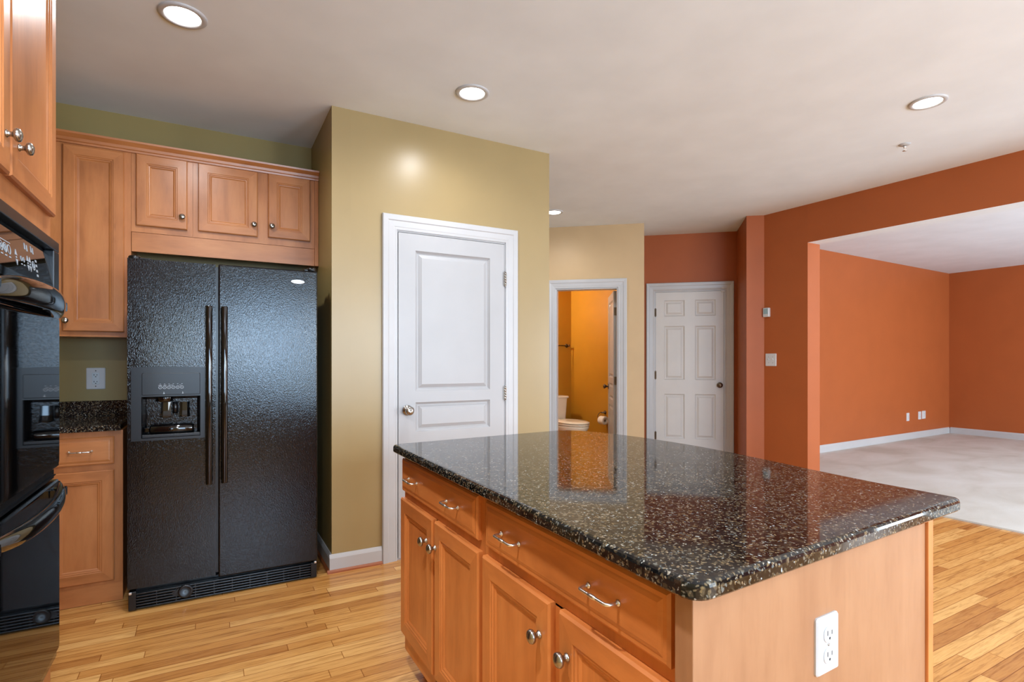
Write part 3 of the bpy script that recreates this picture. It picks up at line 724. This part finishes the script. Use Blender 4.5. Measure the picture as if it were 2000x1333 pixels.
for u in (1.745, 1.766): m.ring(u, 1.492, .005, .0065, .0002, .0008, 14); m.box(u - .004, u + .004, 1.477, 1.480, .0002, .0008)
for u, v in ((1.790, 1.53), (1.808, 1.528), (1.846, 1.532), (1.862, 1.53)): m.box(u - .0035, u + .0035, v - .008, v + .008, .0002, .0008)
m.ring(1.850, 1.490, .010, .012, .0002, .0008, 20); m.ring(1.850, 1.490, .005, .006, .0002, .0008, 14)
for k, v in enumerate((1.506, 1.494, 1.480, 1.468)): m.box(1.872, 1.884, v - .003, v + .003, .0002, .0008)
obj('panel_print', m, 'glyph', cpn, 'white printed control icons')
m = MB(ft)
m.lathe(1.585, 1.541, [(0, .0002), (.006, .0002), (.006, .0008), (0, .0008)], 12); m.box(1.590, 1.610, 1.537, 1.540, .0002, .0008)
obj('panel_emblem', m, 'glyph', cpn, 'small white key shaped emblem')
def oven_door(v0, v1, sg, kv, hv, kind):
    m = MB(frO); prof = [(0, .014), (0, ow - .004), (.004, ow)]
    m.rings_rect(OY0, OY1, v0, v1, prof)
    m.face(m.vs([(OY0, v0, .014), (OY0, v1, .014), (OY1, v1, .014), (OY1, v0, .014)]))
    d = obj('oven_door', m, 'bgloss', t, kind)
    obj('door_glass', MB(frO).rrect(OY0 + .012, OY1 - .012, v0 + .012, v1 - .06, ow - .001, ow + .003, .012, ease=.001), 'bglass', d, 'mirror black door glass')
    h = MB(frO); cy, hw = (OY0 + OY1) / 2, (OY1 - OY0) / 2 - .035; N_ = 28; rings = []
    for k in range(N_ + 1):
        s = -1 + 2 * k / N_; u = cy + s * hw; w = ow + .008 + .042 * (1 - s * s)
        rr = .003 + .015 * (1 - s ** 4); vk = kv * rr; hc = hv + sg * (kv * .018 - vk)
        rings.append([(u, hc + vk * math.sin(a), w + rr * .85 * math.cos(a)) for a in [2 * math.pi * i / 14 for i in range(14)]])
    h.loops(rings, sm=True)
    for s in (-1, 1): h.box(cy + s * (hw - .06) - .02, cy + s * (hw - .06) + .02, hv - .013, hv + .013, ow - .002, ow + .034, .004)
    obj('handle', h, 'bgloss', d, 'bowed glossy black handle')
    return d
oven_door(.922, 1.426, -1, 1.7, 1.398, 'upper oven door')
obj('vent_strip', MB(frO).box(OY0, OY1, .888, .918, .005, ow - .012, .002), 'bp', t)
m = MB(frO).box(OY0 + .01, OY1 - .01, .8985, .9015, ow - .013, ow - .006); obj('vent_line', m, 'bsatin', t)
oven_door(.372, .884, 1, 1.25, .862, 'lower oven door')
obj('bottom_trim', MB(frO).box(OY0, OY1, .350, .368, .003, ow - .006, .002), 'bgloss', t)

# ------------------------------------------------------------------ small wall fittings
u = .018
t = thing('thermostat', 'small white thermostat with grey screen on the rust wall corner', 'thermostat', frM.p(.036, 1.74, 0))
obj('housing', MB(frM).rrect(.002, .068, 1.692, 1.786, 0, .028, .008, ease=.004), 'plastic', t)
obj('screen', MB(frM).rrect(.012, .058, 1.722, 1.776, .027, .0295, .003), 'lcd', t, 'grey blue display')
t = thing('light_switch', 'white double toggle switch plate on the rust wall below the thermostat', 'switch', frM.p(.076, 1.254, 0))
obj('cover_plate', MB(frM).rrect(.017, .135, 1.190, 1.318, 0, .006, .006, ease=.003), 'plastic', t)
for u in (.053, .099):
    m = MB(frM); m.box(u - .005, u + .005, 1.243, 1.265, .005, .0075); m.loops([[(u - .004, 1.252, .006), (u + .004, 1.252, .006), (u + .004, 1.262, .006), (u - .004, 1.262, .006)], [(u - .003, 1.262, .018), (u + .003, 1.262, .018), (u + .003, 1.267, .017), (u - .003, 1.267, .017)]])
    obj('toggle', m, 'plasticg', t)
    for dv in (.03, -.03): obj('screw', MB(frM).lathe(u, 1.254 + dv, [(0, .005), (.003, .005), (.003, .0068), (0, .0072)], 10), 'nickel', t)
duplex(frL, 4.40, .362, 'leftmost white plate low on the sunlit living room wall, standing apart', name='wall_plate', w=.085, h=.128)
duplex(frL, 4.795, .366, 'left plate of the close pair low on the living room wall', name='wall_plate', w=.095, h=.128)
duplex(frL, 4.935, .370, 'right plate of the close pair low on the living room wall', name='wall_plate', w=.115, h=.128)

# ------------------------------------------------------------------ ceiling fittings
frU = lambda: None
class FrC(Fr):                                              # frame hanging from the ceiling: u = x, v = y, w = down
    def __init__(s): pass
    def p(s, u, v, w=0): return Vector((u, v, CEIL - w))
fU = FrC()
def can(x, y, label, pw, r=.094):
    t = thing('recessed_light', label, 'ceiling light', (x, y, CEIL), 'recessed ceiling lights')
    m = MB(fU); rings = [[(x + a * math.cos(2 * math.pi * i / 40), y + a * math.sin(2 * math.pi * i / 40), w) for i in range(40)] for a, w in ((r, 0), (r, .004), (r - .006, .008), (r - .020, .009), (r - .026, .005), (r - .026, .0005))]
    m.loops(rings, False, False, True); obj('trim_ring', m, 'white', t)
    m = MB(fU).lathe(x, y, [(0, .0008), (r - .026, .0008), (r - .027, .004), (0, .005)], 40); obj('lens', m, 'lens', t, 'glowing white lens')
    l = bpy.data.lights.new('lamp', 'SPOT'); l.energy = pw; l.spot_size = math.radians(172); l.spot_blend = 1; l.shadow_soft_size = .06; l.color = (.95, .97, 1)
    o = bpy.data.objects.new('lamp', l); COL.objects.link(o); o.location = (0, 0, -.03); o.parent = t
can(-.105, 2.751, 'recessed ceiling light above the front of the refrigerator', 54)
can(1.279, 2.755, 'recessed ceiling light in front of the pantry door', 30)
can(3.63, 1.57, 'recessed ceiling light nearest the living room opening', 26)
can(3.02, 4.56, 'recessed ceiling light in the hallway, half hidden by the pantry corner', 22)
for x, y, w_, p_ in ((-.105, .75, 'over the gap between oven tower and island', 108), (-.105, -1.25, 'behind the camera on the oven side', 60), (1.279, -1.25, 'behind the camera past the island end', 12), (3.63, -.8, 'behind the camera near the opening', 40)):  # unseen lights carrying on the ceiling grid, added to brighten the room
    can(x, y, 'added unseen recessed ceiling light ' + w_, p_)
t = thing('fire_sprinkler', 'small metal fire sprinkler head on the ceiling', 'sprinkler', (4.20, 1.955, CEIL))
obj('escutcheon', MB(fU).lathe(4.20, 1.955, [(.036, 0), (.036, .003), (.028, .008), (.014, .010), (0, .010)], 24), 'white', t)
m = MB(fU).lathe(4.20, 1.955, [(0, .01), (.009, .01), (.009, .022), (.004, .024), (.004, .034), (0, .035)], 12)
m.tube([(4.192, 1.955, .022), (4.188, 1.955, .034), (4.199, 1.955, .044)], .002, 6); m.tube([(4.208, 1.955, .022), (4.212, 1.955, .034), (4.201, 1.955, .044)], .002, 6)
m.lathe(4.20, 1.955, [(0, .044), (.013, .044), (.013, .046), (0, .0465)], 12)
obj('sprinkler_head', m, 'chrome', t)

# ------------------------------------------------------------------ bathroom things
tx = 4.055
t = thing('toilet', 'cream toilet with closed lid against the amber bathroom wall', 'toilet', (tx, 5.95, 0))
def rr_ring(cx, cy, hx, hy, z, r=.04, n=5):
    pts = []
    for sx, sy, a0 in ((1, 1, 0), (-1, 1, 90), (-1, -1, 180), (1, -1, 270)):
        for k in range(n + 1):
            a = math.radians(a0 + 90 * k / n); pts.append((cx + sx * (hx - r) + r * math.cos(a), z, cy + sy * (hy - r) + r * math.sin(a)))
    return pts
m = MB(); m.loops([rr_ring(tx, 6.2, hx, hy, z) for hx, hy, z in ((.185, .085, .40), (.20, .092, .44), (.222, .10, .735))], sm=False); obj('tank', m, 'porcelain', t)
m = MB(); m.loops([rr_ring(tx, 6.195, hx, hy, z) for hx, hy, z in ((.228, .108, .7355), (.236, .114, .742), (.236, .114, .758), (.228, .106, .766))]); obj('tank_lid', m, 'porcelain', t)
def bowl_ring(k, z, dy=0, n=28):
    return [(tx + k * .188 * math.cos(2 * math.pi * i / n), z, 5.72 + dy + k * (.30 if math.sin(2 * math.pi * i / n) < 0 else .27) * math.sin(2 * math.pi * i / n)) for i in range(n)]
m = MB(); m.loops([bowl_ring(k, z, dy) for k, z, dy in ((.62, 0, .10), (.60, .05, .10), (.55, .15, .09), (.66, .26, .05), (.9, .36, .01), (.97, .40, 0), (.96, .425, 0))], sm=True)
m.box(tx - .12, tx + .12, .25, .40, 5.95, 6.14, .02); obj('bowl', m, 'porcelain', t)
m = MB(); m.loops([bowl_ring(k, z) for k, z in ((.98, .428), (1.0, .434), (1.0, .446), (.98, .449))], sm=False); obj('seat', m, 'porcelain', t)
m = MB(); m.loops([bowl_ring(k, z) for k, z in ((.98, .453), (1.01, .458), (1.0, .468), (.90, .476), (.5, .480))], sm=True); obj('lid', m, 'porcelain', t)
fbk = Fr((0, BY, 0), (1, 0, 0), (0, -1, 0))
t = thing('towel_bar', 'dark towel bar on the amber wall above the toilet', 'towel bar', (4.1, BY, 1.46))
obj('bar', MB(fbk).tube([(3.80, 1.458, .06), (4.40, 1.458, .06)], .008, 10), 'bronze', t)
for u in (3.80, 4.40):
    m = MB(fbk).lathe(u, 1.458, [(0, 0), (.026, 0), (.026, .006), (.011, .012), (.010, .05), (.016, .055), (.016, .068), (0, .072)], 16); obj('post', m, 'bronze', t)
fbr = Fr((BX, 0, 0), (0, -1, 0), (-1, 0, 0))
t = thing('toilet_paper_holder', 'dark looped toilet paper holder on the bright amber wall', 'paper holder', (BX, 5.56, .57))
m = MB(fbr).lathe(-5.56, .575, [(0, 0), (.024, 0), (.024, .006), (.010, .012), (.009, .06), (0, .062)], 14); obj('post', m, 'bronze', t)
m = MB(fbr).tube([(-5.56, .575, .055), (-5.56, .58, .075), (-5.565, .565, .10), (-5.575, .53, .112), (-5.578, .50, .10), (-5.572, .481, .082), (-5.545, .480, .078), (-5.46, .480, .078)], .005, 8); obj('hook', m, 'bronze', t)
m = MB(Fr((BX - .078, 5.555, 0), (1, 0, 0), (0, -1, 0)))
m.loops([[(r * math.cos(2 * math.pi * i / 28), .480 + r * math.sin(2 * math.pi * i / 28), w) for i in range(28)] for r, w in ((.019, 0), (.052, 0), (.054, .004), (.054, .098), (.052, .102), (.019, .102), (.019, 0))], False, False, True)
props(obj('toilet_paper_roll', m, 'paper'), 'white paper roll hanging on the dark bathroom holder', 'toilet paper')
l = bpy.data.lights.new('vanity_light', 'POINT'); l.energy = 34; l.shadow_soft_size = .06; l.color = (1, .93, .82)
o = bpy.data.objects.new('vanity_light', l); COL.objects.link(o); o.location = (3.32, 6.22, 2.1)
